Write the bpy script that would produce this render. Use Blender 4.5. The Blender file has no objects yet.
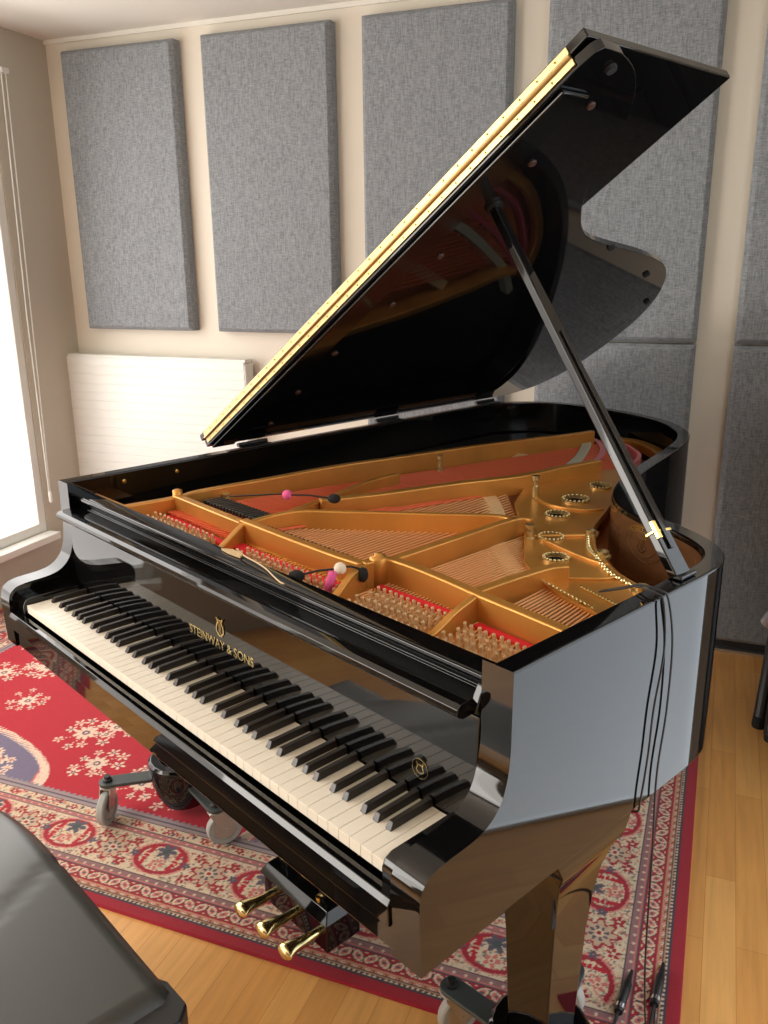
import bpy, bmesh, math, random
import numpy as np
from mathutils import Vector, Matrix
from mathutils.geometry import tessellate_polygon
random.seed(7); rng = np.random.default_rng(7)
PI = math.pi
SC = bpy.context.scene; COL = SC.collection
TH = math.radians(25.6)            # the piano stands turned by this angle in the room
DZ = 0.02                          # piano measurements were taken with the floor at -0.02

def p2w(x, y, z=0.0):
    """piano coordinates -> room coordinates"""
    c, s = math.cos(TH), math.sin(TH)
    return Vector((c*x + s*y, -s*x + c*y, z + DZ))

# ------------------------------------------------------------------ materials
def srgb(r, g, b):
    f = lambda v: (v/255/12.92) if v/255 <= .04045 else ((v/255+.055)/1.055)**2.4
    return (f(r), f(g), f(b), 1)

def mat(name, col, rough=.5, metal=0.0, ior=1.5, coat=0.0, noise=None, bump=None, sheen=0, spec=None):
    m = bpy.data.materials.new(name); m.use_nodes = True
    nt = m.node_tree; b = nt.nodes['Principled BSDF']
    b.inputs['Base Color'].default_value = col
    b.inputs['Roughness'].default_value = rough
    b.inputs['Metallic'].default_value = metal
    b.inputs['IOR'].default_value = ior
    b.inputs['Coat Weight'].default_value = coat
    b.inputs['Coat Roughness'].default_value = .03
    b.inputs['Sheen Weight'].default_value = sheen
    if spec is not None: b.inputs['Specular IOR Level'].default_value = spec
    if noise:
        sc, amt, stretch = noise
        tc = nt.nodes.new('ShaderNodeTexCoord'); mp = nt.nodes.new('ShaderNodeMapping')
        mp.inputs['Scale'].default_value = stretch
        n = nt.nodes.new('ShaderNodeTexNoise'); n.inputs['Scale'].default_value = sc; n.inputs['Detail'].default_value = 4
        mr = nt.nodes.new('ShaderNodeMapRange'); mr.inputs['From Min'].default_value = .3; mr.inputs['From Max'].default_value = .7
        mr.inputs['To Min'].default_value = 1-amt; mr.inputs['To Max'].default_value = 1+amt
        mx = nt.nodes.new('ShaderNodeVectorMath'); mx.operation = 'SCALE'
        mx.inputs[0].default_value = col[:3]
        nt.links.new(tc.outputs['Object'], mp.inputs['Vector']); nt.links.new(mp.outputs['Vector'], n.inputs['Vector'])
        nt.links.new(n.outputs['Fac'], mr.inputs['Value']); nt.links.new(mr.outputs['Result'], mx.inputs['Scale'])
        nt.links.new(mx.outputs['Vector'], b.inputs['Base Color'])
    if bump:
        sc, st = bump
        tc = nt.nodes.new('ShaderNodeTexCoord')
        n = nt.nodes.new('ShaderNodeTexNoise'); n.inputs['Scale'].default_value = sc; n.inputs['Detail'].default_value = 3
        bp = nt.nodes.new('ShaderNodeBump'); bp.inputs['Strength'].default_value = st; bp.inputs['Distance'].default_value = .002
        nt.links.new(tc.outputs['Object'], n.inputs['Vector']); nt.links.new(n.outputs['Fac'], bp.inputs['Height'])
        nt.links.new(bp.outputs['Normal'], b.inputs['Normal'])
    return m

def emat(name, col, strength):
    m = bpy.data.materials.new(name); m.use_nodes = True
    b = m.node_tree.nodes['Principled BSDF']
    b.inputs['Base Color'].default_value = (.8, .8, .8, 1)
    b.inputs['Emission Color'].default_value = col
    b.inputs['Emission Strength'].default_value = strength
    return m

M = {}
M['black'] = mat('polished_black_lacquer', (.0035, .0033, .0035, 1), .035, ior=1.5, coat=.12)
M['black_top'] = mat('polished_black_rim_top', (.004, .004, .004, 1), .09, ior=1.5)
M['satin'] = mat('satin_black', (.008, .008, .008, 1), .4)
M['gold'] = mat('bronzed_cast_iron', srgb(206, 146, 70), .34, metal=.55, noise=(9, .10, (1, 1, 1)), bump=(260, .06))
M['brass'] = mat('polished_brass', srgb(236, 200, 120), .16, metal=1)
M['brassw'] = mat('worn_brass', srgb(226, 208, 150), .22, metal=1)
M['hinge'] = mat('hinge_brass', srgb(198, 176, 124), .34, metal=.9)
M['steel'] = mat('plated_steel', srgb(200, 200, 200), .25, metal=1)
M['pin'] = mat('tuning_pin_steel', srgb(222, 192, 150), .3, metal=.45)
M['string'] = mat('string_steel', srgb(245, 186, 128), .4, metal=.15)
M['copper'] = mat('copper_wound_string', srgb(225, 112, 74), .4, metal=.4)
M['ivory'] = mat('white_key_plastic', srgb(244, 236, 220), .22, ior=1.48)
M['ebony'] = mat('black_key', srgb(42, 36, 33), .32)
M['board'] = mat('spruce_soundboard', srgb(226, 140, 78), .35, noise=(14, .16, (14, .6, 1)))
M['bridge'] = mat('maple_bridge', srgb(215, 185, 140), .5)
M['gbridge'] = mat('grey_graphite_bridge', srgb(185, 185, 165), .5)
M['red'] = mat('red_felt', srgb(214, 28, 40), .9, bump=(600, .3))
M['pink'] = mat('rose_felt', srgb(190, 60, 80), .9, sheen=.3)
M['pinkfoam'] = mat('bright_pink_foam', srgb(235, 100, 160), .95, bump=(500, .6))
M['whitefoam'] = mat('white_foam', srgb(235, 220, 200), .95)
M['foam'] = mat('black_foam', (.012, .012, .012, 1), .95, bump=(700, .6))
M['damper'] = mat('damper_head_black', (.03, .026, .022, 1), .4)
M['cable'] = mat('black_cable', (.012, .012, .013, 1), .45)
M['dolly'] = mat('grey_painted_steel', srgb(72, 78, 78), .35, metal=.2)
M['rubber'] = mat('grey_rubber_tyre', srgb(165, 165, 160), .55)
M['zinc'] = mat('zinc_fork', srgb(190, 188, 180), .32, metal=.8)
M['leather'] = mat('black_leather', srgb(50, 50, 46), .40, bump=(420, .12))
M['plastic'] = mat('black_plastic', (.012, .013, .013, 1), .4)
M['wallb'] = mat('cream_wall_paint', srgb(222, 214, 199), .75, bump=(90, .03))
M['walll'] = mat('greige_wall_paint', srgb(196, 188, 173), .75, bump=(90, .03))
M['ceil'] = mat('white_ceiling_paint', srgb(228, 224, 214), .8)
M['white'] = mat('white_enamel', srgb(228, 227, 221), .35)
M['blackp'] = mat('dark_skirting', (.02, .022, .025, 1), .4)
M['alu'] = mat('aluminium', srgb(190, 192, 195), .3, metal=.9)
M['veneer'] = mat('brown_inner_veneer', srgb(92, 62, 40), .16, noise=(6, .15, (3, 3, 12)))
M['darkhole'] = mat('bare_dark_wood', srgb(60, 35, 22), .6)

def fabric_mat():
    m = mat('grey_woven_fabric', srgb(168, 170, 172), .95, sheen=.15)
    nt = m.node_tree; b = nt.nodes['Principled BSDF']
    tc = nt.nodes.new('ShaderNodeTexCoord')
    outs = []
    for st in ((300, 300, 38), (42, 42, 300)):
        mp = nt.nodes.new('ShaderNodeMapping'); mp.inputs['Scale'].default_value = st
        n = nt.nodes.new('ShaderNodeTexNoise'); n.inputs['Scale'].default_value = 1.0; n.inputs['Detail'].default_value = 3
        nt.links.new(tc.outputs['Object'], mp.inputs['Vector']); nt.links.new(mp.outputs['Vector'], n.inputs['Vector'])
        outs.append(n.outputs['Fac'])
    ad = nt.nodes.new('ShaderNodeMath'); ad.operation = 'ADD'
    nt.links.new(outs[0], ad.inputs[0]); nt.links.new(outs[1], ad.inputs[1])
    cr = nt.nodes.new('ShaderNodeValToRGB')
    cr.color_ramp.elements[0].position = .36; cr.color_ramp.elements[0].color = srgb(106, 110, 114)
    cr.color_ramp.elements[1].position = .64; cr.color_ramp.elements[1].color = srgb(150, 154, 158)
    hf = nt.nodes.new('ShaderNodeMath'); hf.operation = 'MULTIPLY'; hf.inputs[1].default_value = .5
    nt.links.new(ad.outputs[0], hf.inputs[0]); nt.links.new(hf.outputs[0], cr.inputs['Fac'])
    nt.links.new(cr.outputs['Color'], b.inputs['Base Color'])
    bp = nt.nodes.new('ShaderNodeBump'); bp.inputs['Strength'].default_value = .35; bp.inputs['Distance'].default_value = .002
    nt.links.new(hf.outputs[0], bp.inputs['Height']); nt.links.new(bp.outputs['Normal'], b.inputs['Normal'])
    return m
M['fabric'] = fabric_mat()

def floor_mat():
    m = mat('oiled_oak_strips', srgb(214, 160, 96), .30, ior=1.45)
    nt = m.node_tree; b = nt.nodes['Principled BSDF']
    tc = nt.nodes.new('ShaderNodeTexCoord'); mp = nt.nodes.new('ShaderNodeMapping')
    mp.inputs['Rotation'].default_value = (0, 0, PI/2)
    nt.links.new(tc.outputs['Object'], mp.inputs['Vector'])
    br = nt.nodes.new('ShaderNodeTexBrick'); br.inputs['Scale'].default_value = 1
    br.inputs['Brick Width'].default_value = .62; br.inputs['Row Height'].default_value = .071
    br.inputs['Mortar Size'].default_value = .0008; br.offset = .37
    br.inputs['Color1'].default_value = (0, 0, 0, 1); br.inputs['Color2'].default_value = (1, 1, 1, 1)
    br.inputs['Mortar'].default_value = (.3, .3, .3, 1); br.inputs['Bias'].default_value = 0
    nt.links.new(mp.outputs['Vector'], br.inputs['Vector'])
    cr = nt.nodes.new('ShaderNodeValToRGB')
    cr.color_ramp.elements[0].color = srgb(214, 152, 84); cr.color_ramp.elements[1].color = srgb(228, 170, 100)
    nt.links.new(br.outputs['Color'], cr.inputs['Fac'])
    n = nt.nodes.new('ShaderNodeTexNoise'); n.inputs['Scale'].default_value = 1; n.inputs['Detail'].default_value = 5
    mp2 = nt.nodes.new('ShaderNodeMapping'); mp2.inputs['Scale'].default_value = (60, 4, 1)
    nt.links.new(tc.outputs['Object'], mp2.inputs['Vector']); nt.links.new(mp2.outputs['Vector'], n.inputs['Vector'])
    mr = nt.nodes.new('ShaderNodeMapRange'); mr.inputs['From Min'].default_value = .3; mr.inputs['From Max'].default_value = .7
    mr.inputs['To Min'].default_value = .88; mr.inputs['To Max'].default_value = 1.08
    nt.links.new(n.outputs['Fac'], mr.inputs['Value'])
    mx = nt.nodes.new('ShaderNodeVectorMath'); mx.operation = 'SCALE'
    nt.links.new(cr.outputs['Color'], mx.inputs[0]); nt.links.new(mr.outputs['Result'], mx.inputs['Scale'])
    sub = nt.nodes.new('ShaderNodeMixRGB'); sub.blend_type = 'MULTIPLY'
    sub.inputs['Color2'].default_value = (.75, .66, .58, 1)
    nt.links.new(br.outputs['Fac'], sub.inputs['Fac']); nt.links.new(mx.outputs['Vector'], sub.inputs['Color1'])
    nt.links.new(sub.outputs['Color'], b.inputs['Base Color'])
    return m
M['floor'] = floor_mat()

# ------------------------------------------------------------------ helpers
def link(name, me, m=None, parent=None, smooth=False, bevel=0, seg=2):
    o = bpy.data.objects.new(name, me); COL.objects.link(o)
    if m is not None: me.materials.append(m)
    if parent is not None: o.parent = parent
    if smooth:
        for p in me.polygons: p.use_smooth = True
    if bevel:
        md = o.modifiers.new('bevel', 'BEVEL'); md.width = bevel; md.segments = seg
        md.limit_method = 'ANGLE'; md.angle_limit = math.radians(40)
        md.harden_normals = True
    return o

def seam(o, y):
    me = o.data; at = me.attributes.new('bevel_weight_edge', 'FLOAT', 'EDGE')
    bm = bmesh.new(); bm.from_mesh(me); vals = []
    for e in bm.edges:
        on = all(abs(v.co.y-y) < 1e-4 for v in e.verts)
        ang = e.calc_face_angle(0) if len(e.link_faces) == 2 else 0
        vals.append(0.0 if on or ang < math.radians(40) else 1.0)
    bm.free(); at.data.foreach_set('value', vals)
    o.modifiers[0].limit_method = 'WEIGHT'

def obj(name, bm, m, parent=None, smooth=False, bevel=0, seg=2):
    bmesh.ops.recalc_face_normals(bm, faces=bm.faces[:])
    me = bpy.data.meshes.new(name); bm.to_mesh(me); bm.free()
    for p in me.polygons: p.use_smooth = True
    if not smooth: me.set_sharp_from_angle(angle=math.radians(28))
    return link(name, me, m, parent, smooth, bevel, seg)

def empty(name, loc, rz=0, label=None, cat=None, group=None):
    o = bpy.data.objects.new(name, None); COL.objects.link(o)
    o.location = loc; o.rotation_euler = (0, 0, rz); o.empty_display_size = .1
    tag(o, label, cat, group); return o

def tag(o, label=None, cat=None, group=None, kind=None):
    if label: o['label'] = label
    if cat: o['category'] = cat
    if group: o['group'] = group
    if kind: o['kind'] = kind
    return o

def struct(name, bm, m, bevel=0):
    return tag(obj(name, bm, m, bevel=bevel), kind='structure')

def box(bm, x0, x1, y0, y1, z0, z1):
    v = [bm.verts.new(p) for p in ((x0,y0,z0),(x1,y0,z0),(x1,y1,z0),(x0,y1,z0),(x0,y0,z1),(x1,y0,z1),(x1,y1,z1),(x0,y1,z1))]
    for f in ((0,3,2,1),(4,5,6,7),(0,1,5,4),(1,2,6,5),(2,3,7,6),(3,0,4,7)): bm.faces.new([v[i] for i in f])
    return v

def bx(*a):
    bm = bmesh.new(); box(bm, *a); return bm

def hexa(bm, pts):
    v = [bm.verts.new(p) for p in pts]
    for f in ((0,3,2,1),(4,5,6,7),(0,1,5,4),(1,2,6,5),(2,3,7,6),(3,0,4,7)): bm.faces.new([v[i] for i in f])

def prism(bm, loops, z0, z1, tf=None):
    """vertical prism over polygon loops[0] with holes loops[1:]; z1 may be a function of (x, y)"""
    tf = tf or (lambda x, y, z: (x, y, z))
    allp = [p for l in loops for p in l]
    tris = tessellate_polygon([[Vector((p[0], p[1], 0)) for p in l] for l in loops])
    zt = z1 if callable(z1) else (lambda x, y: z1)
    lo = [bm.verts.new(tf(p[0], p[1], z0)) for p in allp]
    hi = [bm.verts.new(tf(p[0], p[1], zt(p[0], p[1]))) for p in allp]
    for t in tris:
        try:
            bm.faces.new([lo[i] for i in t]); bm.faces.new([hi[i] for i in reversed(t)])
        except ValueError: pass
    k = 0
    for l in loops:
        n = len(l)
        for i in range(n):
            a, b = k+i, k+(i+1) % n
            bm.faces.new([lo[a], lo[b], hi[b], hi[a]])
        k += n

def xprism(bm, prof, x0, x1):
    """profile in (y, z) extruded along x"""
    prism(bm, [prof], x0, x1, tf=lambda y, z, x: (x, y, z))

def tube(bm, pts, r, n=8, cap=True):
    pts = [Vector(p) for p in pts]
    rs = r if isinstance(r, (list, tuple)) else [r]*len(pts)
    rings = []; up = None
    for i, p in enumerate(pts):
        d = (pts[min(i+1, len(pts)-1)] - pts[max(i-1, 0)]).normalized()
        if up is None: up = d.orthogonal().normalized()
        up = (up - d*up.dot(d)).normalized(); s = d.cross(up)
        rings.append([bm.verts.new(p + (up*math.cos(2*PI*k/n) + s*math.sin(2*PI*k/n))*rs[i]) for k in range(n)])
    for a, b in zip(rings, rings[1:]):
        for k in range(n): bm.faces.new([a[k], a[(k+1) % n], b[(k+1) % n], b[k]])
    if cap:
        bm.faces.new(list(reversed(rings[0]))); bm.faces.new(rings[-1])

def lathe(bm, prof, c=(0, 0, 0), n=16, axis='z'):
    """profile list of (radius, height)"""
    rings = []
    for r, h in prof:
        ring = []
        for k in range(n):
            a = 2*PI*k/n; x, y = r*math.cos(a), r*math.sin(a)
            q = (x, y, h) if axis == 'z' else ((h, x, y) if axis == 'x' else (x, h, y))
            ring.append(bm.verts.new((c[0]+q[0], c[1]+q[1], c[2]+q[2])))
        rings.append(ring)
    for a, b in zip(rings, rings[1:]):
        for k in range(n): bm.faces.new([a[k], a[(k+1) % n], b[(k+1) % n], b[k]])
    bm.faces.new(list(reversed(rings[0]))); bm.faces.new(rings[-1])

def ball(bm, c, r, seg=14, sc=(1, 1, 1)):
    bmesh.ops.create_uvsphere(bm, u_segments=seg, v_segments=seg//2+1, radius=r,
        matrix=Matrix.Translation(c) @ Matrix.Diagonal((*sc, 1)))

def smooth_curve(pts, n=8, closed=False):
    """Catmull-Rom through the points"""
    P = [np.array(p, float) for p in pts]; N = len(P); out = []
    rngi = range(N) if closed else range(N-1)
    for i in rngi:
        if closed: a, b, c, d = P[i-1], P[i], P[(i+1) % N], P[(i+2) % N]
        else: a, b, c, d = P[max(i-1, 0)], P[i], P[i+1], P[min(i+2, N-1)]
        for k in range(n):
            t = k/n
            out.append(.5*((2*b) + (-a+c)*t + (2*a-5*b+4*c-d)*t*t + (-a+3*b-3*c+d)*t**3))
    if not closed: out.append(P[-1])
    return [tuple(q) for q in out]

def offset_path(pts, d):
    """offset an open 2D path to its left by d"""
    P = np.array(pts); out = []
    for i in range(len(P)):
        t = P[min(i+1, len(P)-1)] - P[max(i-1, 0)]; t = t/np.linalg.norm(t)
        out.append(tuple(P[i] + d*np.array([-t[1], t[0]])))
    return out

def bar_path(bm, pts, w, z0, z1):
    """wall-like bar following a 2D path; z1 list or number"""
    L = offset_path(pts, w/2); R = offset_path(pts, -w/2)
    zs = z1 if isinstance(z1, (list, tuple)) else [z1]*len(pts)
    rows = []
    for i in range(len(pts)):
        rows.append([bm.verts.new((*L[i], z0)), bm.verts.new((*R[i], z0)), bm.verts.new((*R[i], zs[i])), bm.verts.new((*L[i], zs[i]))])
    for a, b in zip(rows, rows[1:]):
        for k in range(4): bm.faces.new([a[k], a[(k+1) % 4], b[(k+1) % 4], b[k]])
    bm.faces.new(list(reversed(rows[0]))); bm.faces.new(rows[-1])

def text_mesh(body, size, extrude=.0003, align='CENTER'):
    cu = bpy.data.curves.new('txt', 'FONT'); cu.body = body; cu.size = size; cu.extrude = extrude
    cu.align_x = align; cu.align_y = 'CENTER'; cu.offset = size*.012
    o = bpy.data.objects.new('txt', cu); COL.objects.link(o)
    dg = bpy.context.evaluated_depsgraph_get(); dg.update()
    me = bpy.data.meshes.new_from_object(o.evaluated_get(dg))
    bpy.data.objects.remove(o); me.materials.clear()
    return me

# ================================================================== ROOM
XL, XR, YB, YF, ZC = -2.066, 1.63, 2.285, -2.9, 2.475
struct('floor', bx(XL-.1, XR+.1, YF-.1, YB+.1, -.1, 0), M['floor'])
struct('ceiling', bx(XL-.1, XR+.1, YF-.1, YB+.1, ZC, ZC+.1), M['ceil'])
struct('wall_back', bx(XL-.1, XR+.1, YB, YB+.12, 0, ZC), M['wallb'])
struct('wall_front', bx(XL-.1, XR+.1, YF-.12, YF, 0, ZC), M['wallb'])

def wall_holes(name, xa, xb, holes, m):
    """wall in the y-z plane between x = xa and xb with rectangular openings (y0, y1, z0, z1)"""
    bm = bmesh.new()
    ys = sorted({YF, YB, *[h[0] for h in holes], *[h[1] for h in holes]})
    for a, b in zip(ys, ys[1:]):
        h = [q for q in holes if q[0] <= a and q[1] >= b]
        if h:
            if h[0][2] > 0: box(bm, xa, xb, a, b, 0, h[0][2])
            if h[0][3] < ZC: box(bm, xa, xb, a, b, h[0][3], ZC)
        else: box(bm, xa, xb, a, b, 0, ZC)
    bmesh.ops.remove_doubles(bm, verts=bm.verts[:], dist=1e-5)
    return struct(name, bm, m)

LW = [(.15, 1.93, .27, 2.36), (-1.9, -.15, .27, 2.36)]
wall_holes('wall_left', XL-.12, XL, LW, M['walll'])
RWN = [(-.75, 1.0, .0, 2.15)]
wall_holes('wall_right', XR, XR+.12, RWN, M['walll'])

M['blind'] = emat('sunlit_white_blind', (1, .985, .96, 1), 3.4)
M['pane'] = emat('daylight_glass', (.76, .89, 1, 1), 3.1)
def window(n, x, sgn, h, pane, sill=True):
    y0, y1, z0, z1 = h
    g = .06 if sill else .012
    r = struct('window_%d' % n, bx(min(x+sgn*g, x+sgn*(g+.005)), max(x+sgn*g, x+sgn*(g+.005)), y0, y1, z0, z1), pane)
    bm = bmesh.new()
    xa, xb = sorted((x+sgn*.005, x+sgn*(g-.005))); t = .045 if sill else .012
    box(bm, xa, xb, y0, y0+t, z0, z1); box(bm, xa, xb, y1-t, y1, z0, z1)
    box(bm, xa, xb, y0+t, y1-t, z0, z0+t); box(bm, xa, xb, y0+t, y1-t, z1-t, z1)
    obj('window_frame', bm, M['white'], r, bevel=.003)
    if sill:
        xa, xb = sorted((x+sgn*.0, x-sgn*.07))
        obj('window_sill', bx(xa, xb, y0-.03, y1+.01, z0-.035, z0), M['white'], r, bevel=.004)
    return r
w1 = window(1, XL, -1, LW[0], M['blind']); window(2, XL, -1, LW[1], M['blind'])
window(3, XR, 1, RWN[0], M['pane'], False)

# blind pull cord beside the window
bm = bmesh.new()
for dy in (0, .028): tube(bm, [(XL+.03, 1.99-dy*.9, 2.3), (XL+.03, 1.965-dy, 1.3), (XL+.03, 1.945-dy*.3, .47)], .0028, 6)
cd = tag(obj('blind_cord', bm, M['white']), 'thin white looped pull cord hanging beside the bright window', 'cord')
bm = bmesh.new(); lathe(bm, [(.005, 0), (.009, .01), (.009, .05), (.004, .06)], (XL+.03, 1.942, .41), 10)
obj('cord_weight', bm, M['white'], cd)
bm = bmesh.new(); box(bm, XL+.001, XL+.04, 1.96, 2.0, 2.29, 2.31); obj('cord_bracket', bm, M['white'], cd)

# skirting along the back wall with a light metal edge
struct('baseboard_back', bx(.0, XR, 2.262, YB, 0, .045), M['blackp'])
struct('trim_1', bx(.0, XR, 2.235, 2.262, 0, .012), M['alu'])
struct('trim_2', bx(XL, XR, YB-.012, YB, ZC-.018, ZC), M['ceil'])

# acoustic panels
def panel(x0, x1, z0, z1, label, group):
    bm = bmesh.new(); ya, yb, b = 2.218, YB-.002, .016
    pts = [(x0+b, ya, z0+b), (x1-b, ya, z0+b), (x1, ya+.02, z0), (x0, ya+.02, z0)]
    f = [bm.verts.new(p) for p in ((x0+b,ya,z0+b),(x1-b,ya,z0+b),(x1-b,ya,z1-b),(x0+b,ya,z1-b))]
    m_ = [bm.verts.new(p) for p in ((x0,ya+.018,z0),(x1,ya+.018,z0),(x1,ya+.018,z1),(x0,ya+.018,z1))]
    k = [bm.verts.new(p) for p in ((x0,yb,z0),(x1,yb,z0),(x1,yb,z1),(x0,yb,z1))]
    bm.faces.new(f); bm.faces.new(list(reversed(k)))
    for a, b_ in ((f, m_), (m_, k)):
        for i in range(4): bm.faces.new([a[i], b_[i], b_[(i+1) % 4], a[(i+1) % 4]])
    o = obj('acoustic_panel', bm, M['fabric'], bevel=.004)
    tag(o, label, 'acoustic panel', group)
G1 = 'grey acoustic panels on the back wall'
UP = ['grey fabric acoustic panel nearest the window corner, above the radiator',
      'grey fabric acoustic panel above the radiator, second from the window corner',
      'grey fabric acoustic panel with the raised lid crossing its lower part',
      'grey fabric acoustic panel directly behind the top tip of the open lid',
      'grey upper acoustic panel cut off by the right edge, beyond the cream wall strip']
for i in range(5):
    x0 = -1.945 + i*.722
    panel(x0, x0+.592, 1.212, 2.412, UP[i], G1)
LO = ['grey lower acoustic panel mostly hidden behind the lid and rim',
      'grey lower acoustic panel showing behind the prop stick and the piano tail',
      'grey lower acoustic panel at the right edge standing above the dark skirting']
for i, k in enumerate((2, 3, 4)):
    x0 = -1.945 + k*.722
    panel(x0, x0+.592, .05, 1.204, LO[i], G1)

# radiator: tall white convector with faint horizontal ribs
rad = empty('radiator', (-1.575, YB-.055, .12), 0, 'white flat-fronted wall radiator below the two left acoustic panels', 'radiator')
bm = bmesh.new(); box(bm, -.505, .505, -.035, .035, 0, .955); obj('radiator_front', bm, M['white'], rad, bevel=.005)
bm = bmesh.new()
for i in range(22): box(bm, -.497, .497, -.0375, -.034, .02+i*.043, .02+i*.043+.038)
obj('radiator_ribs', bm, M['white'], rad, bevel=.0015)
bm = bmesh.new(); box(bm, -.5, .5, -.03, .03, .957, .972); obj('top_grille', bm, M['white'], rad, bevel=.002)
bm = bmesh.new()
for x in (-.4, .4): box(bm, x-.02, x+.02, .035, .052, .1, .9)
obj('wall_bracket', bm, M['white'], rad)

# ================================================================== RUG (3 x 2 m)
RX0, RX1, RY0, RY1, RT = -2.035, .957, .203, 2.19, .009
def make_rug():
    step = .003
    nx = int(round((RX1-RX0)/step)); ny = int(round((RY1-RY0)/step))
    X = np.linspace(RX0, RX1, nx+1); Y = np.linspace(RY0, RY1, ny+1)
    XX, YY = np.meshgrid(X, Y)
    c = lambda *a: np.array(srgb(*a)[:3], dtype=np.float32)
    RED, RED2, CREAM, SLATE, ROSE, BLUE, DK, TAN, GREEN = (c(190,14,42), c(165,22,44), c(226,208,176), c(92,86,100), c(214,120,112), c(128,120,150), c(70,60,72), c(200,160,120), c(70,84,84))
    # ---- border strip, along t and inward d
    ds = .002; D = int(.36/ds); T = int(3.1/ds)
    S = np.zeros((D, T, 3), np.float32)
    dd = (np.arange(D)+.5)*ds; tt = (np.arange(T)+.5)*ds
    TT, DD = np.meshgrid(tt, dd)
    def band(a, b, col): S[(DD >= a) & (DD < b)] = col
    S[:] = CREAM
    band(0, .030, RED2); band(.030, .043, DK); band(.043, .060, TAN*.9); band(.060, .100, RED2*1.02); band(.100, .124, c(150,112,112))
    band(.124, .258, CREAM); band(.258, .278, c(150,112,112)); band(.278, .310, CREAM); band(.310, .340, c(165,150,150)); band(.340, .36, RED)
    for a, b, col in ((.0435,.0455,DK),(.058,.0605,DK),(.0985,.101,DK),(.104,.106,ROSE),(.118,.120,ROSE),(.1225,.1245,DK),(.256,.2585,DK),(.2635,.2655,ROSE),(.2705,.2725,ROSE),(.2765,.279,DK),(.3085,.311,DK),(.322,.328,SLATE)):
        band(a, b, col)
    def ell(A, TTx, DDx, t0, d0, rt, rd, col, ang=0, ring=None):
        mt = (np.abs(TTx[0]-t0) < max(rt, rd)*1.5); md = (np.abs(DDx[:, 0]-d0) < max(rt, rd)*1.5)
        ti = np.where(mt)[0]; di = np.where(md)[0]
        if len(ti) == 0 or len(di) == 0: return
        sl = (slice(di[0], di[-1]+1), slice(ti[0], ti[-1]+1))
        u = TTx[sl]-t0; v = DDx[sl]-d0; ca, sa = math.cos(ang), math.sin(ang)
        q = np.sqrt(((u*ca+v*sa)/rt)**2 + ((-u*sa+v*ca)/rd)**2)
        msk = q < 1
        if ring: msk &= q > ring
        A[sl][msk] = col
    def petals(A, TTx, DDx, t0, d0, R, n, pr, col, ph=0):
        for k in range(n):
            a = ph + 2*PI*k/n
            ell(A, TTx, DDx, t0+R*math.cos(a), d0+R*math.sin(a), pr*1.35, pr*.8, col, a)
    def E(*a, **k): ell(S, TT, DD, *a, **k)
    def PT(*a, **k): petals(S, TT, DD, *a, **k)
    # dotted guards
    for i in range(int(3.1/.0125)): E(i*.0125, .0365, .0036, .003, CREAM)
    for i in range(int(3.1/.03)):
        E(i*.03, .0515, .0095, .0062, ROSE); E(i*.03, .0515, .0058, .0038, CREAM); E(i*.03, .0515, .0022, .002, DK)
        E(i*.03+.015, .0515, .003, .003, RED2)
    for i in range(int(3.1/.028)):
        E(i*.028, .112, .0052, .0036, CREAM); E(i*.028+.014, .268, .0045, .003, CREAM)
    # minor red border: cream diamonds alternately tilted
    for i in range(int(3.1/.032)):
        t = i*.032; a = .75 if i % 2 else -.75
        E(t, .080, .0185, .0125, DK, a); E(t, .080, .0165, .0108, CREAM, a); E(t, .080, .0105, .0062, ROSE, a); E(t, .080, .0045, .0032, SLATE, a)
        E(t+.016, .066, .0042, .003, CREAM); E(t+.016, .094, .0042, .003, CREAM)
    # main cream border
    cols = [RED2, ROSE, SLATE, TAN, GREEN, c(150,150,120)]
    for i in range(5200):
        t = rng.uniform(0, 3.1); d = rng.uniform(.128, .253); k = rng.integers(0, len(cols))
        E(t, d, rng.uniform(.003, .007), rng.uniform(.0015, .003), cols[k]*.55+CREAM*.45 if k in (3, 5) else cols[k]*.8+CREAM*.2, rng.uniform(0, PI))
    per = .30
    for i in range(int(3.1/per)+1):
        t = i*per + .04
        # octagonal rosette
        PT(t, .190, .034, 8, .0135, RED2); E(t, .190, .036, .034, RED2); PT(t, .190, .029, 8, .010, c(205,180,150)); E(t, .190, .030, .028, c(205,180,150)); PT(t, .190, .018, 8, .0050, SLATE, .3)
        E(t, .190, .012, .011, CREAM); E(t, .190, .006, .0055, RED2)
        # arc leaf medallion
        t2 = t + per*.5
        E(t2, .195, .082, .062, ROSE*.8+CREAM*.2, ring=.86); E(t2, .195, .076, .057, RED2, ring=.80)
        for sgn in (-1, 1):
            for q in range(7):
                a = -1.1 + q*.37
                E(t2+sgn*(.036+.008*math.cos(a)), .195+.036*math.sin(a), .0085, .0055, RED, a)
        S_c = SLATE
        PT(t2, .225, .018, 6, .009, S_c); E(t2, .222, .011, .011, GREEN); PT(t2, .172, .013, 5, .007, ROSE); E(t2, .172, .008, .008, CREAM); E(t2, .172, .004, .004, RED2)
        for sgn in (-1, 1):
            PT(t+sgn*.052, .150, .010, 5, .0055, RED2); E(t+sgn*.052, .150, .005, .005, CREAM)
            PT(t+sgn*.052, .232, .010, 5, .0055, RED2); E(t+sgn*.052, .232, .005, .005, TAN)
            PT(t+sgn*.070, .192, .008, 5, .005, SLATE)
    for i in range(900):
        t = rng.uniform(0, 3.1); E(t, rng.uniform(.283, .306), rng.uniform(.003, .008), rng.uniform(.002, .004), cols[rng.integers(0, 4)], rng.uniform(0, PI))
    for i in range(int(3.1/.11)):
        PT(i*.11, .294, .007, 5, .0048, RED2); E(i*.11, .294, .004, .004, CREAM)
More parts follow.
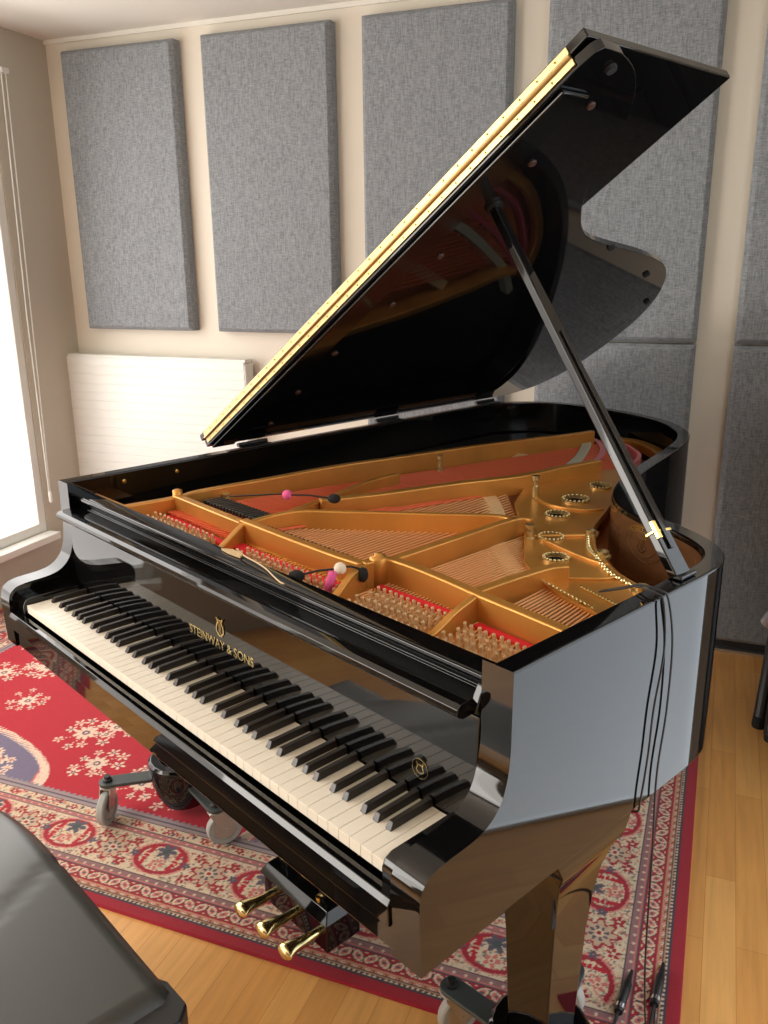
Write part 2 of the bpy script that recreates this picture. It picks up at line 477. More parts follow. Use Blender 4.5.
    # ---- compose
    dl, dr, df, db = XX-RX0, RX1-XX, YY-RY0, RY1-YY
    d = np.minimum(np.minimum(dl, dr), np.minimum(df, db))
    alongx = (np.minimum(df, db) <= np.minimum(dl, dr))
    t = np.where(alongx, XX-RX0, YY-RY0)
    di = np.clip((d/ds).astype(int), 0, D-1); ti = np.clip((t/ds).astype(int), 0, T-1)
    C = S[di, ti]
    field = d > .338
    F = np.empty(C.shape, np.float32); F[:] = RED
    def fe(*a, **k): ell(F, XX, YY, *a, **k)
    def fp(*a, **k): petals(F, XX, YY, *a, **k)
    LC = c(238,214,190)
    def flower(x, y, r, n=7, ph=0, core=SLATE):
        fp(x, y, r*.75, n, r*.30, LC, ph); fe(x, y, r*.34, r*.34, core); fe(x, y, r*.16, r*.16, LC)
    def spray(x, y, s=1.0, ang=0, n=9):
        flower(x, y, .040*s, 9, ang)
        for k in range(n):
            a = ang + 2*PI*k/n + rng.uniform(-.2, .2); R = s*rng.uniform(.065, .11)
            q = rng.uniform(.015, .026)*s
            flower(x+R*math.cos(a), y+R*math.sin(a), q, 5, rng.uniform(0, 3), ROSE if k % 2 else SLATE)
            for j in range(5):
                rr = .03*s + (R-.03*s)*j/5
                fe(x+rr*math.cos(a+.1*math.sin(j)), y+rr*math.sin(a+.1*math.sin(j)), .0035, .0028, LC)
    cx, cy = (RX0+RX1)/2, (RY0+RY1)/2
    # central medallion (mirrored lobes) and sprays placed symmetrically
    for R, n, pr, col in ((.50, 16, .085, LC), (.49, 16, .078, BLUE*.8), (.36, 16, .075, LC), (.35, 16, .068, RED2), (.22, 12, .06, LC), (.21, 12, .052, BLUE)):
        petals(F, (XX-cx)*.72+cx, YY, cx, cy, R*.5, n, pr*.55, col); ell(F, (XX-cx)*.72+cx, YY, cx, cy, R*.5, R*.5, col)
    for k in range(90):
        a = rng.uniform(0, 2*PI); R = rng.uniform(.03, .25); flower(cx+R*math.cos(a)*1.3, cy+R*math.sin(a), rng.uniform(.016, .034), 6, a)
    sp = [(-1.30, .937, .75, 0), (-.955, .835, .9, .4), (-.88, .90, .7, .2), (-.80, .70, .8, .1), (-1.05, 1.12, .9, .8), (-1.42, 1.22, .9, .3), (-.60, .66, .8, .5), (-.56, .80, .7, .5), (-1.55, 1.08, .8, .1)]
    for x, y, s_, a in sp:
        for sx in (1, -1):
            for sy in (1, -1): spray(cx+sx*(x-cx), cy+sy*(y-cy), s_, a*sx)
    # corner spandrels: scalloped lavender with cream edge
    for sx in (1, -1):
        for sy in (1, -1):
            gx, gy = cx+sx*(RX1-.34-cx), cy+sy*(RY1-.34-cy)
            lob = []
            for k in range(9):
                a = k/8*PI/2; lob.append((gx-sx*.71*math.cos(a)*1.0, gy-sy*.19*math.sin(a)))
            for grow, col in ((.026, LC), (.019, ROSE), (.012, BLUE*.75+SLATE*.25)):
                ex, ey = .68+grow, .155+grow
                ell(F, XX, YY, gx, gy, ex, ey, col)
                for lx, ly in lob: ell(F, XX, YY, lx*.97+gx*.03, ly*.97+gy*.03, .07+grow, .055+grow, col)
            for k in range(420):
                a = rng.uniform(0, PI/2); R = rng.uniform(.1, .98)
                x, y = gx-sx*R*.72*math.cos(a), gy-sy*R*.19*math.sin(a)
                if k % 3 == 0: flower(x, y, rng.uniform(.012, .022), 6, a, RED2)
                else: fe(x, y, rng.uniform(.004, .012), .0026, [LC, ROSE, SLATE, LC][k % 4], rng.uniform(0, PI))
            for k in range(70):
                a = k/69*PI/2
                x, y = gx-sx*.80*math.cos(a), gy-sy*.25*math.sin(a)
                fe(x, y, .017, .0042, LC, math.atan2(-sy*math.sin(a), -sx*math.cos(a)))
    # serrated edge of the field
    ser = (d < .338 + .010*(np.abs(((t/.02) % 1)-.5)*2))
    F[ser] = c(150,140,148)
    C = np.where(field[..., None], F, C)
    C = C*(1 + rng.normal(0, .05, C.shape[:2])[..., None])
    C = np.clip(C*np.array([.86, .80, .80]), 0, 1)
    nv = (nx+1)*(ny+1)
    Z = np.full(nv, RT, np.float32)
    co = np.empty((nv, 3), np.float32); co[:, 0] = XX.ravel(); co[:, 1] = YY.ravel(); co[:, 2] = Z
    idx = np.arange(nv).reshape(ny+1, nx+1)
    quads = np.stack([idx[:-1, :-1], idx[:-1, 1:], idx[1:, 1:], idx[1:, :-1]], -1).reshape(-1, 4)
    # skirt: edge ring at floor level
    ringi = np.concatenate([idx[0, :], idx[1:, -1], idx[-1, -2::-1], idx[-2:0:-1, 0]])
    ext = co[ringi].copy(); ext[:, 2] = .0005
    base = nv + np.arange(len(ringi))
    nxt = np.roll(np.arange(len(ringi)), -1)
    sk = np.stack([base, base[nxt], ringi[nxt], ringi], -1)
    co = np.concatenate([co, ext]); quads = np.concatenate([quads, sk])
    cols_ = np.ones((len(co), 4), np.float32); cols_[:nv, :3] = C.reshape(-1, 3); cols_[nv:, :3] = C.reshape(-1, 3)[ringi]
    me = bpy.data.meshes.new('rug')
    me.vertices.add(len(co)); me.vertices.foreach_set('co', co.ravel())
    me.loops.add(quads.size); me.loops.foreach_set('vertex_index', quads.ravel().astype(np.int32))
    me.polygons.add(len(quads)); me.polygons.foreach_set('loop_start', np.arange(0, quads.size, 4, dtype=np.int32))
    me.update(calc_edges=True)
    at = me.color_attributes.new('weave', 'FLOAT_COLOR', 'POINT'); at.data.foreach_set('color', cols_.ravel())
    m = mat('woven_wool_rug', (1, 1, 1, 1), .95, sheen=.12, bump=(900, .5))
    nt = m.node_tree; a = nt.nodes.new('ShaderNodeAttribute'); a.attribute_name = 'weave'
    nt.links.new(a.outputs['Color'], nt.nodes['Principled BSDF'].inputs['Base Color'])
    o = link('oriental_rug', me, m)
    tag(o, 'red oriental rug with cream floral border lying under the piano', 'rug')
    return o
make_rug()

# ================================================================== PIANO
piano = empty('grand_piano', (0, 0, DZ), -TH, 'polished black grand piano with raised lid and gold iron frame on the red rug', 'piano')
B = M['black']

# --- rim
half_x = .705
outer_r = [(.705, .148), (.705, .30), (.705, .45), (.705, .58), (.704, .665), (.696, .730), (.668, .788), (.618, .833), (.545, .872),
           (.465, .900), (.395, .945), (.340, 1.010), (.300, 1.09), (.268, 1.18), (.238, 1.29), (.208, 1.42), (.175, 1.55), (.135, 1.665), (.070, 1.775),
           (-.04, 1.87), (-.17, 1.925), (-.30, 1.95), (-.42, 1.955), (-.54, 1.935), (-.63, 1.88), (-.69, 1.78)]
outer_l = [(-.705, 1.68), (-.705, 1.3), (-.705, .9), (-.705, .5), (-.705, .148)]
OUT = smooth_curve(outer_r + outer_l, 5)
INN = offset_path(OUT, .036)     # left of travel direction is inside
INN[0] = (.669, .148); INN[-1] = (-.669, .148)
bm = bmesh.new()
def ringprism(bm, outp, inp, z0, z1):
    n = len(outp)
    V = [[bm.verts.new((*outp[i], z0)), bm.verts.new((*outp[i], z1)), bm.verts.new((*inp[i], z1)), bm.verts.new((*inp[i], z0))] for i in range(n)]
    for a, b in zip(V, V[1:]):
        for k in range(4): bm.faces.new([a[k], b[k], b[(k+1) % 4], a[(k+1) % 4]])
    bm.faces.new(V[0]); bm.faces.new(list(reversed(V[-1])))
ringprism(bm, OUT, INN, .62, .99)
rim = obj('rim', bm, B, piano, bevel=.004, seg=3); seam(rim, .148)
# --- arms (cheeks) with the S-curved front
ARM = [(-.020, .62), (-.023, .70), (-.023, .735), (-.019, .750), (-.010, .761), (.004, .768), (.030, .7715), (.060, .773), (.085, .776), (.104, .782), (.120, .793),
       (.132, .808), (.140, .828), (.145, .852), (.147, .88), (.147, .905), (.1475, .99), (.1480, .99), (.1480, .62)]
ARM = ARM[:2] + smooth_curve(ARM[2:16], 4)[:-1] + ARM[15:]
for s in (1, -1):
    bm = bmesh.new(); xprism(bm, ARM, s*.652, s*.705)
    a = obj('arm', bm, B, piano, bevel=.003, seg=2); seam(a, .148)
# --- key blocks
KB = [(.0, .665), (-.004, .70), (-.004, .728), (.002, .740), (.014, .745), (.137, .745), (.137, .665)]
for s in (1, -1):
    bm = bmesh.new(); xprism(bm, KB, s*.6145, s*.6515); obj('key_block', bm, B, piano, bevel=.003)
# --- keybed, key slip
bm = bmesh.new(); box(bm, -.668, .668, -.016, .46, .622, .664); obj('key_bed', bm, B, piano, bevel=.003)
bm = bmesh.new(); xprism(bm, [(-.0165, .665), (-.026, .668), (-.027, .700), (-.022, .7085), (-.006, .7085), (-.003, .704), (-.003, .665)], -.6515, .6515)
obj('key_slip', bm, B, piano, bevel=.0012)
# --- bottom board closing the case (soundboard underside)
INB = offset_path(OUT, .0365)
bm = bmesh.new(); prism(bm, [[(.668, .462)] + [q for q in INB if q[1] > .462] + [(-.668, .462)]], .70, .712); obj('underside_board', bm, M['darkhole'], piano)
bm = bmesh.new()
for x0, y0, x1, y1 in ((-.6, .5, .2, 1.0), (.5, .5, -.3, 1.7), (-.6, 1.0, .1, 1.35), (-.55, .5, -.45, 1.75)):
    bar_path(bm, [(x0, y0), (x1, y1)], .06, .63, .699)
obj('brace', bm, B, piano, bevel=.004)

# --- keys
KW = .02354; X0 = -26*KW
bm = bmesh.new(); box(bm, -KW/2+.0004, KW/2-.0004, .0033, .1365, .711, .730)
k0 = obj('white_key', bm, M['ivory'], piano, bevel=.0006); wk = k0
for i in range(52):
    k = wk if i == 0 else wk.copy()
    if i: COL.objects.link(k); k.parent = piano
    k.location = (X0 + (i+.5)*KW, 0, 0)
bm = bmesh.new()
hexa(bm, [(-.0064, .0515, .7301), (.0064, .0515, .7301), (.0064, .137, .7301), (-.0064, .137, .7301),
          (-.0046, .0585, .7415), (.0046, .0585, .7415), (.0046, .137, .7425), (-.0046, .137, .7425)])
bk = obj('black_key', bm, M['ebony'], piano, bevel=.0011)
first = True
def black(x):
    global first
    k = bk if first else bk.copy()
    if not first: COL.objects.link(k); k.parent = piano
    first = False; k.location = (x, 0, 0)
black(X0 + .0253)
for o_ in range(7):
    for off in (.0206, .0501, .0909, .1177, .1445): black(X0 + 2*KW + o_*7*KW + off)

# --- fallboard with lettering
bm = bmesh.new(); xprism(bm, [(.139, .728), (.139, .76), (.1405, .80), (.1430, .85), (.1450, .904), (.160, .904), (.160, .728)], -.6515, .6515)
fall = obj('fallboard', bm, B, piano, bevel=.0015)
bm = bmesh.new(); xprism(bm, [(.116, .910), (.112, .916), (.113, .923), (.120, .928), (.150, .930), (.168, .930), (.168, .905), (.125, .905)], -.6515, .640)
obj('fallboard_lip', bm, B, fall, bevel=.0015)
def fall_y(z): return .1392 + max(0, z-.76)*.04
def fall_text(body, size, x, z):
    me = text_mesh(body, size)
    for v in me.vertices: 
        px, pz = v.co.x+x, v.co.y+z
        v.co = (px, fall_y(pz)-.0006-v.co.z, pz)
    return link('lettering', me, M['brassw'], fall)
fall_text('STEINWAY & SONS', .026, .008, .7945)
# lyre emblem above the lettering
bm = bmesh.new()
def strip2d(bm, pts, w, y=.1385, t=.0006):
    L = offset_path(pts, w/2); R = offset_path(pts, -w/2)
    for i in range(len(pts)-1):
        hexa(bm, [(L[i][0], y-t, L[i][1]), (R[i][0], y-t, R[i][1]), (R[i+1][0], y-t, R[i+1][1]), (L[i+1][0], y-t, L[i+1][1]),
                  (L[i][0], y, L[i][1]), (R[i][0], y, R[i][1]), (R[i+1][0], y, R[i+1][1]), (L[i+1][0], y, L[i+1][1])])
for s in (1, -1):
    strip2d(bm, smooth_curve([(.010+s*.004, .816), (.010+s*.012, .822), (.010+s*.010, .834), (.010+s*.006, .842), (.010+s*.011, .850)], 4), .003, .1405)
for q in (-.003, 0, .003): strip2d(bm, [(.010+q, .818), (.010+q, .846)], .0010, .1405)
strip2d(bm, [(.001, .846), (.019, .846)], .002, .1405); strip2d(bm, [(.002, .814), (.018, .814)], .003, .1405)
obj('lyre_emblem', bm, M['brassw'], fall)
bm = bmesh.new()
strip2d(bm, [(.545+.016*math.cos(a*PI/12), .778+.016*math.sin(a*PI/12)) for a in range(25)], .0012, .1395)
for s in (1, -1): strip2d(bm, smooth_curve([(.545, .770), (.545+s*.007, .774), (.545+s*.005, .782), (.545+s*.007, .788)], 4), .002, .1395)
strip2d(bm, [(.540, .784), (.550, .784)], .0016, .1395)
obj('round_emblem', bm, M['brassw'], fall)

# --- front rail (stretcher) with recess below it
bm = bmesh.new(); xprism(bm, [(.176, .9305), (.1625, .9505), (.1625, .9555), (.168, .9575), (.205, .9575), (.207, .955), (.207, .86), (.170, .86), (.170, .9305)], -.6685, .6685)
st = obj('front_rail', bm, B, piano, bevel=.0012)
bm = bmesh.new(); xprism(bm, [(.146, .905), (.140, .918), (.146, .934), (.155, .948), (.168, .948), (.168, .905)], .6385, .6510)
obj('lid_lock_block', bm, B, piano, bevel=.002)
bm = bmesh.new(); xprism(bm, [(.1625, .9576), (.1645, .9590), (.168, .9590), (.168, .9576)], -.66, .66)
obj('rail_edge_bead', bm, M['black_top'], st)

# --- soundboard
inner = [q for q in offset_path(OUT, .038)]
IN_R = [q for q in inner if q[1] > .21]
bm = bmesh.new(); prism(bm, [[(.666, .212)] + IN_R + [(-.666, .212)]], .842, .850)
sb = obj('soundboard', bm, M['board'], piano)
# inner rim lining at the treble side, brown wood
IL = [q for q in offset_path(OUT, .0375) if q[1] > .6 and q[0] > -.69]

# brown veneer lining inside the rim at the treble side, with the oval decal
LINE = [q for i, q in enumerate(offset_path(OUT, .0366)) if i < len(OUT)//2 and q[1] < 1.45]
LIN2 = offset_path(LINE, .0012)
bm = bmesh.new(); ringprism(bm, LINE, LIN2, .852, .978); lining = obj('rim_lining', bm, M['veneer'], piano)
cum = [0]
for q0, q1 in zip(LIN2, LIN2[1:]): cum.append(cum[-1]+math.hypot(q1[0]-q0[0], q1[1]-q0[1]))
i0 = min((abs(q[0]-.475)+(0 if q[1] > .8 else 9), i) for i, q in enumerate(LIN2))[1]; s0 = cum[i0]
def onwall(u, v, t):
    """u to the right as seen from inside, v up, t out of the wall"""
    S_ = s0 - u
    for i in range(len(cum)-1):
        if cum[i] <= S_ <= cum[i+1]: break
    f_ = (S_-cum[i])/(cum[i+1]-cum[i]); a, b = np.array(LIN2[i]), np.array(LIN2[i+1]); d_ = (b-a)/np.linalg.norm(b-a)
    p = a+(b-a)*f_ + np.array([-d_[1], d_[0]])*t
    return (p[0], p[1], .937+v-.05*u)
def wallstrip(bm, pts, w, t=.0009):
    L = offset_path(pts, w/2); Rr = offset_path(pts, -w/2)
    for i in range(len(pts)-1):
        hexa(bm, [onwall(*q, .0001) for q in (L[i], Rr[i], Rr[i+1], L[i+1])] + [onwall(*q, t) for q in (L[i], Rr[i], Rr[i+1], L[i+1])])
bm = bmesh.new()
for k, w_ in ((1.0, .0020), (.72, .0010)):
    wallstrip(bm, [(.055*k*math.cos(a*PI/24), .036*k*math.sin(a*PI/24)) for a in range(49)], w_)
for sgn in (1, -1): wallstrip(bm, smooth_curve([(0, -.018), (sgn*.012, -.010), (sgn*.007, .004), (sgn*.012, .016)], 5), .0022)
for q in (-.004, 0, .004): wallstrip(bm, [(q, -.014), (q, .014)], .0009)
wallstrip(bm, [(-.012, .012), (.012, .012)], .0018)
obj('oval_decal', bm, M['brassw'], lining)
bm = bmesh.new()
body = 'STEINWAY & SONS'
for i, ch in enumerate(body):
    if ch == ' ': continue
    a = 2.75 - 2.35*i/(len(body)-1); rot = math.atan2(.0475*math.cos(a)*1.0, .031*-math.sin(a)*-1.0) * 0 + (a-PI/2)*.75
    cu_, cv_ = .0475*math.cos(a), .031*math.sin(a)
    me = text_mesh(ch, .0105)
    for vv in me.vertices:
        X, Y = vv.co.x, vv.co.y
        vv.co = onwall(cu_+X*math.cos(rot)-Y*math.sin(rot), cv_+X*math.sin(rot)+Y*math.cos(rot), .0006+vv.co.z)
    bm.from_mesh(me)
obj('decal_lettering', bm, M['brassw'], lining)

# --- cast iron plate
G = M['gold']
holes_c = [(.150, 1.083, .040), (.197, .943, .034), (.287, .797, .033), (.374, .696, .031), (.120, 1.235, .034)]
def circ(x, y, r, n=28): return [(x+r*math.cos(2*PI*k/n), y+r*math.sin(2*PI*k/n)) for k in range(n)]
tail = [(.34, .64), (.22, .79), (.14, .875), (.055, .965), (-.015, 1.09), (-.005, 1.22), (.0, 1.34), (.045, 1.46), (.115, 1.52),
        (.155, 1.44), (.188, 1.28), (.21, 1.16), (.25, 1.07), (.297, .95), (.34, .86), (.43, .765), (.50, .705), (.576, .672), (.664, .640), (.664, .545),
        (.60, .520), (.50, .545), (.42, .580)]
bm = bmesh.new(); prism(bm, [tail] + [circ(x, y, r*.62) for x, y, r in holes_c], .905, .921)
plate = obj('iron_plate', bm, G, piano, bevel=.003)
# pin field slab
bm = bmesh.new(); prism(bm, [[(-.62, .208), (.665, .208), (.665, .352), (.40, .352), (.21, .345), (-.62, .345)]], .897, .909)
obj('pin_field', bm, G, plate, bevel=.002)
# left flange
F_L = [(-.506, .21), (-.490, .345), (-.500, .42), (-.482, .60), (-.462, .83), (-.415, 1.05), (-.365, 1.28), (-.300, 1.52), (-.255, 1.66), (-.24, 1.74)]
sp = smooth_curve(F_L, 5)
bm = bmesh.new(); bar_path(bm, sp, .020, .88, .952)
obj('bass_flange', bm, G, plate, bevel=.004)
bm = bmesh.new(); prism(bm, [sp + [(-.30, 1.88), (-.45, 1.90), (-.58, 1.86), (-.655, 1.72), (-.664, 1.3), (-.664, .21)]], .868, .882)
obj('bass_shelf', bm, M['satin'], plate, bevel=.003)
bm = bmesh.new(); box(bm, -.664, -.50, .209, .225, .883, .950); obj('flange_end', bm, G, plate, bevel=.003)
# tail edge of plate around the bass strings
bm = bmesh.new(); bar_path(bm, smooth_curve([(-.27, 1.84), (-.15, 1.855), (-.04, 1.79), (.03, 1.70), (.07, 1.58), (.10, 1.47)], 5), .035, .885, .915)
obj('tail_flange', bm, G, plate, bevel=.003)
# crossbar in three spans with the corner boss
bm = bmesh.new(); bar_path(bm, [(-.495, .346), (-.35, .341), (-.19, .336)], .022, .895, .956); obj('cross_bar', bm, G, plate, bevel=.004)
bm = bmesh.new(); bar_path(bm, smooth_curve([(-.19, .336), (-.04, .333), (.12, .333), (.198, .338)], 4), .022, .895, .962); obj('cross_bar', bm, G, plate, bevel=.004)
bm = bmesh.new(); bar_path(bm, smooth_curve([(.198, .338), (.203, .368), (.222, .391), (.27, .394), (.36, .388), (.46, .376), (.56, .368), (.664, .358)], 5), .022, .895, .962)
obj('cross_bar', bm, G, plate, bevel=.004)
bm = bmesh.new(); lathe(bm, [(.018, .90), (.018, .962), (.015, .967), (.008, .967), (.008, .972), (.0, .972)], (.205, .372, 0), 16); obj('corner_boss', bm, G, plate, smooth=True)
bm = bmesh.new(); lathe(bm, [(.012, .90), (.012, .965), (.006, .968), (.0, .968)], (-.492, .350, 0), 14); obj('corner_boss', bm, G, plate, smooth=True)
# forward struts over the pin field
for (x0, y0), (x1, y1), prof in (((-.178, .330), (-.130, .207), [.958, .944, .930, .925]), ((.205, .335), (.240, .207), [.960, .955, .935, .925]), ((.447, .370), (.454, .207), [.960, .948, .928, .924])):
    pts = smooth_curve([(x0+(x1-x0)*k/3, y0+(y1-y0)*k/3) for k in range(4)], 4)
    zz = smooth_curve([(k/3, prof[k]) for k in range(4)], 4)
    bm = bmesh.new(); bar_path(bm, pts, .014, .898, [q[1] for q in zz]); obj('pin_strut', bm, G, plate, bevel=.003)
# long struts behind the crossbar
def strut(pts, w, z0, z1, n=4):
    bm = bmesh.new(); sp_ = smooth_curve(pts, n)
    zs = [z0+(0)*i for i in range(len(sp_))]
    bar_path(bm, sp_, w, .903, z1); obj('strut', bm, G, plate, bevel=.004)
strut([(-.184, .345), (-.184, .46), (-.10, .545), (0, .630), (.10, .715), (.165, .766), (.215, .772)], .016, .90, .955)
strut([(.207, .39), (.205, .60), (.205, .775), (.235, .80)], .020, .90, .955)
strut([(.420, .385), (.424, .48), (.436, .58), (.455, .62)], .022, .90, .952)
strut([(-.215, .57), (-.155, .71), (-.092, .916), (-.028, 1.08), (-.005, 1.25), (.02, 1.38)], .026, .90, .955)
strut([(-.205, .47), (-.24, .62), (-.285, .78), (-.29, .90)], .016, .90, .948)
# ridges on the plate
for pts in ([(.253, .775), (.33, .86), (.335, .90)], [(.28, .775), (.40, .74), (.47, .735)], [(.455, .62), (.50, .66), (.515, .69)], [(.068, 1.03), (.14, 1.0), (.22, 1.02), (.245, 1.06)]):
    bm = bmesh.new(); bar_path(bm, smooth_curve(pts, 4), .010, .915, .928); obj('plate_ridge', bm, G, plate, bevel=.004)
# rosette rings: beaded collars round the sound holes
for x, y, r in holes_c:
    bm = bmesh.new(); R = r*.80
    ringprism(bm, circ(x, y, R*1.12, 40) + [circ(x, y, R*1.12, 40)[0]], circ(x, y, R*.80, 40) + [circ(x, y, R*.80, 40)[0]], .9205, .9255)
    for k in range(18):
        a = 2*PI*k/18; ball(bm, (x+R*.97*math.cos(a), y+R*.97*math.sin(a), .9270), r*.105, 8)
    ro = obj('rosette', bm, M['hinge'], plate, smooth=False)
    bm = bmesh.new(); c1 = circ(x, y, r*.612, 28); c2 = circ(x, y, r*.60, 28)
    ringprism(bm, c1 + [c1[0]], c2 + [c2[0]], .872, .9208); obj('hole_shade_tube', bm, M['foam'], ro)  # black tube standing in for the shade inside the hole
    bm = bmesh.new(); prism(bm, [c1], .868, .872); obj('hole_shade_disc', bm, M['foam'], ro)  # black disc standing in for the shade at the hole's bottom
# nose bolts
for x, y, h, r in ((.068, 1.029, .062, .0085), (.253, .768, .034, .009), (-.314, 1.089, .042, .007)):
    bm = bmesh.new(); z = .918
    lathe(bm, [(r*1.4, z-.014), (r*1.4, z+.004), (r, z+.007), (r, z+h*.55), (r*.62, z+h*.62), (r*.62, z+h*.75), (r*1.15, z+h*.8), (r*1.15, z+h), (0, z+h)], (x, y, 0), 14)
    obj('nose_bolt', bm, M['hinge'], plate, smooth=False)
# bolts and beads along the right edge of the plate
for x, y, r in ((.335, .875, .011), (.43, .775, .012), (.585, .662, .013), (.640, .556, .011), (-.48, .48, .012)):
    bm = bmesh.new(); lathe(bm, [(r*1.4, .920), (r*1.4, .925), (r, .926), (r, .934), (r*.4, .937), (0, .937)], (x, y, 0), 12); obj('plate_bolt', bm, M['hinge'], plate)
bm = bmesh.new()
path = smooth_curve([(.345, .862), (.39, .80), (.43, .765), (.50, .705), (.576, .672)], 12)
for i, q in enumerate(path[::2]): ball(bm, (q[0]-.006, q[1]-.006, .924), .0055, 8)
for i in range(16):
    t = i/15; ball(bm, (.50+.12*t, .60-.035*t, .924), .0036, 6); 
for i in range(14):
    t = i/13; ball(bm, (.43+.14*t, .575-.045*t, .926), .0032, 6); tube(bm, [(.43+.14*t, .575-.045*t, .921), (.425+.14*t, .560-.045*t, .936)], .0016, 5)
tag(obj('hitch_pins', bm, M['brassw'], plate), kind='stuff')
bm = bmesh.new()
for a, b in zip(path, path[1:]): pass
bar_path(bm, [(p[0]+.002, p[1]+.002) for p in path], .012, .903, .926); obj('plate_lip', bm, G, plate, bevel=.003)

# --- bridges and felts
bm = bmesh.new(); bar_path(bm, smooth_curve([(.60, .555), (.50, .585), (.40, .600), (.31, .635), (.19, .735), (.055, .90), (-.055, 1.00), (-.15, 1.10), (-.22, 1.25), (-.30, 1.45)], 6), .036, .850, .911)
obj('long_bridge', bm, M['bridge'], piano, bevel=.003)
bm = bmesh.new(); bar_path(bm, smooth_curve([(-.33, 1.79), (-.25, 1.72), (-.19, 1.62), (-.13, 1.50), (-.085, 1.38)], 5), .030, .850, .917)
obj('bass_bridge', bm, M['gbridge'], piano, bevel=.003)
def felt(pts, w, z0, z1, m, name='felt_strip'):
    bm = bmesh.new(); bar_path(bm, smooth_curve(pts, 5), w, z0, z1); obj(name, bm, m, piano, bevel=.002)
felt([(-.27, 1.79), (-.20, 1.73), (-.135, 1.64), (-.08, 1.52), (-.05, 1.44)], .020, .878, .914, M['pink'])
felt([(-.22, 1.80), (-.16, 1.79), (-.10, 1.75), (-.03, 1.68), (.01, 1.58), (.02, 1.48)], .012, .878, .914, M['pink'])
felt([(-.475, .305), (-.35, .300), (-.20, .288)], .022, .909, .916, M['red'])
felt([(-.165, .300), (.02, .292), (.185, .300)], .030, .909, .918, M['red'])
felt([(.226, .352), (.33, .354), (.436, .355)], .016, .909, .920, M['red'])
felt([(.466, .350), (.56, .347), (.655, .341)], .016, .909, .920, M['red'])

# --- strings: (front x,y) -> (rear x,y); the hundred that show largest are parts, the rest one stuff part
lines = []
def fan(n, fa, fb, ra, rb, zf, zr, r, m, mid=None):
    for i in range(n):
        t = i/(n-1) if n > 1 else 0
        f = (fa[0]+(fb[0]-fa[0])*t, fa[1]+(fb[1]-fa[1])*t); e = (ra[0]+(rb[0]-ra[0])*t, ra[1]+(rb[1]-ra[1])*t)
        lines.append(((f[0], f[1], zf), (e[0], e[1], zr), r, m))
fan(21, (.660, .300), (.462, .305), (.600, .600), (.440, .640), .914, .914, .0016, 's')
fan(24, (.438, .310), (.226, .300), (.425, .625), (.225, .790), .914, .914, .0016, 's')
fan(34, (.190, .290), (-.165, .300), (.195, .82), (-.300, 1.30), .913, .910, .0016, 's')
fan(22, (-.20, .300), (-.47, .310), (.045, 1.46), (-.20, 1.80), .922, .908, .0030, 'c')
cam_l = Vector((1.316, -.642, 1.4975))
lines.sort(key=lambda L: -(L[2]*1000)/((Vector(L[0])+Vector(L[1]))/2-cam_l).length)
for i, (a, b, r, m) in enumerate(lines[:100]):
    bm = bmesh.new(); tube(bm, [a, b], r, 5); obj('string', bm, M['copper' if m == 'c' else 'string'], piano)
bm = bmesh.new()
for a, b, r, m in lines[100:]: tube(bm, [a, b], r, 4)
tag(obj('strings', bm, M['string'], piano), kind='stuff')

# --- tuning pins
pins = []
def pinfield(x0, x1, nrow, ncol, y0, y1):
    for r in range(nrow):
        for c in range(ncol):
            pins.append((x0+(x1-x0)*(c+.5*(r % 2)+.1)/(ncol), y0+(y1-y0)*r/(nrow-1)+random.uniform(-.002, .002)))
pinfield(.470, .655, 5, 12, .222, .318)
pinfield(.258, .435, 5, 12, .222, .325)
pinfield(-.10, .225, 4, 18, .225, .280)
pinfield(-.46, -.20, 3, 14, .225, .275)
pins.sort(key=lambda q: (Vector((q[0], q[1], .92))-cam_l).length)
def pin_bm(bm, x, y):
    tube(bm, [(x, y, .905), (x, y-.003, .932)], .0030, 7); ball(bm, (x, y-.003, .932), .0036, 6)
    tube(bm, [(x-.0, y, .912), (x, y-.001, .922)], .0052, 8)
for x, y in pins[:100]:
    bm = bmesh.new(); pin_bm(bm, x, y); obj('tuning_pin', bm, M['pin'], piano)
bm = bmesh.new()
for x, y in pins[100:]: pin_bm(bm, x, y)
tag(obj('tuning_pins', bm, M['pin'], piano), kind='stuff')
bm = bmesh.new()
for x in np.arange(-.46, .65, .0118):
    if any(abs(x-s_) < .012 for s_ in (-.178, .205, .447)): continue
    y = .322 if x < .2 else .338
    ball(bm, (x, y, .913), .004, 6)
tag(obj('agraffes', bm, M['brass'], piano), kind='stuff')

# --- dampers: small dark heads in a row just behind the crossbar
bm = bmesh.new(); box(bm, -.004, .004, -.026, .026, .916, .944)
dm = obj('damper', bm, M['damper'], piano, bevel=.0015); n_ = 0
for x in list(np.arange(-.465, -.20, .0138)) + list(np.arange(-.145, .17, .0138)) :
    k = dm if n_ == 0 else dm.copy()
    if n_: COL.objects.link(k); k.parent = piano
    n_ += 1; k.location = (x, .432 if x < -.19 else .362, -.010 if x < -.19 else .004)
    if x > -.19: k.scale = (.8, .38, 1)

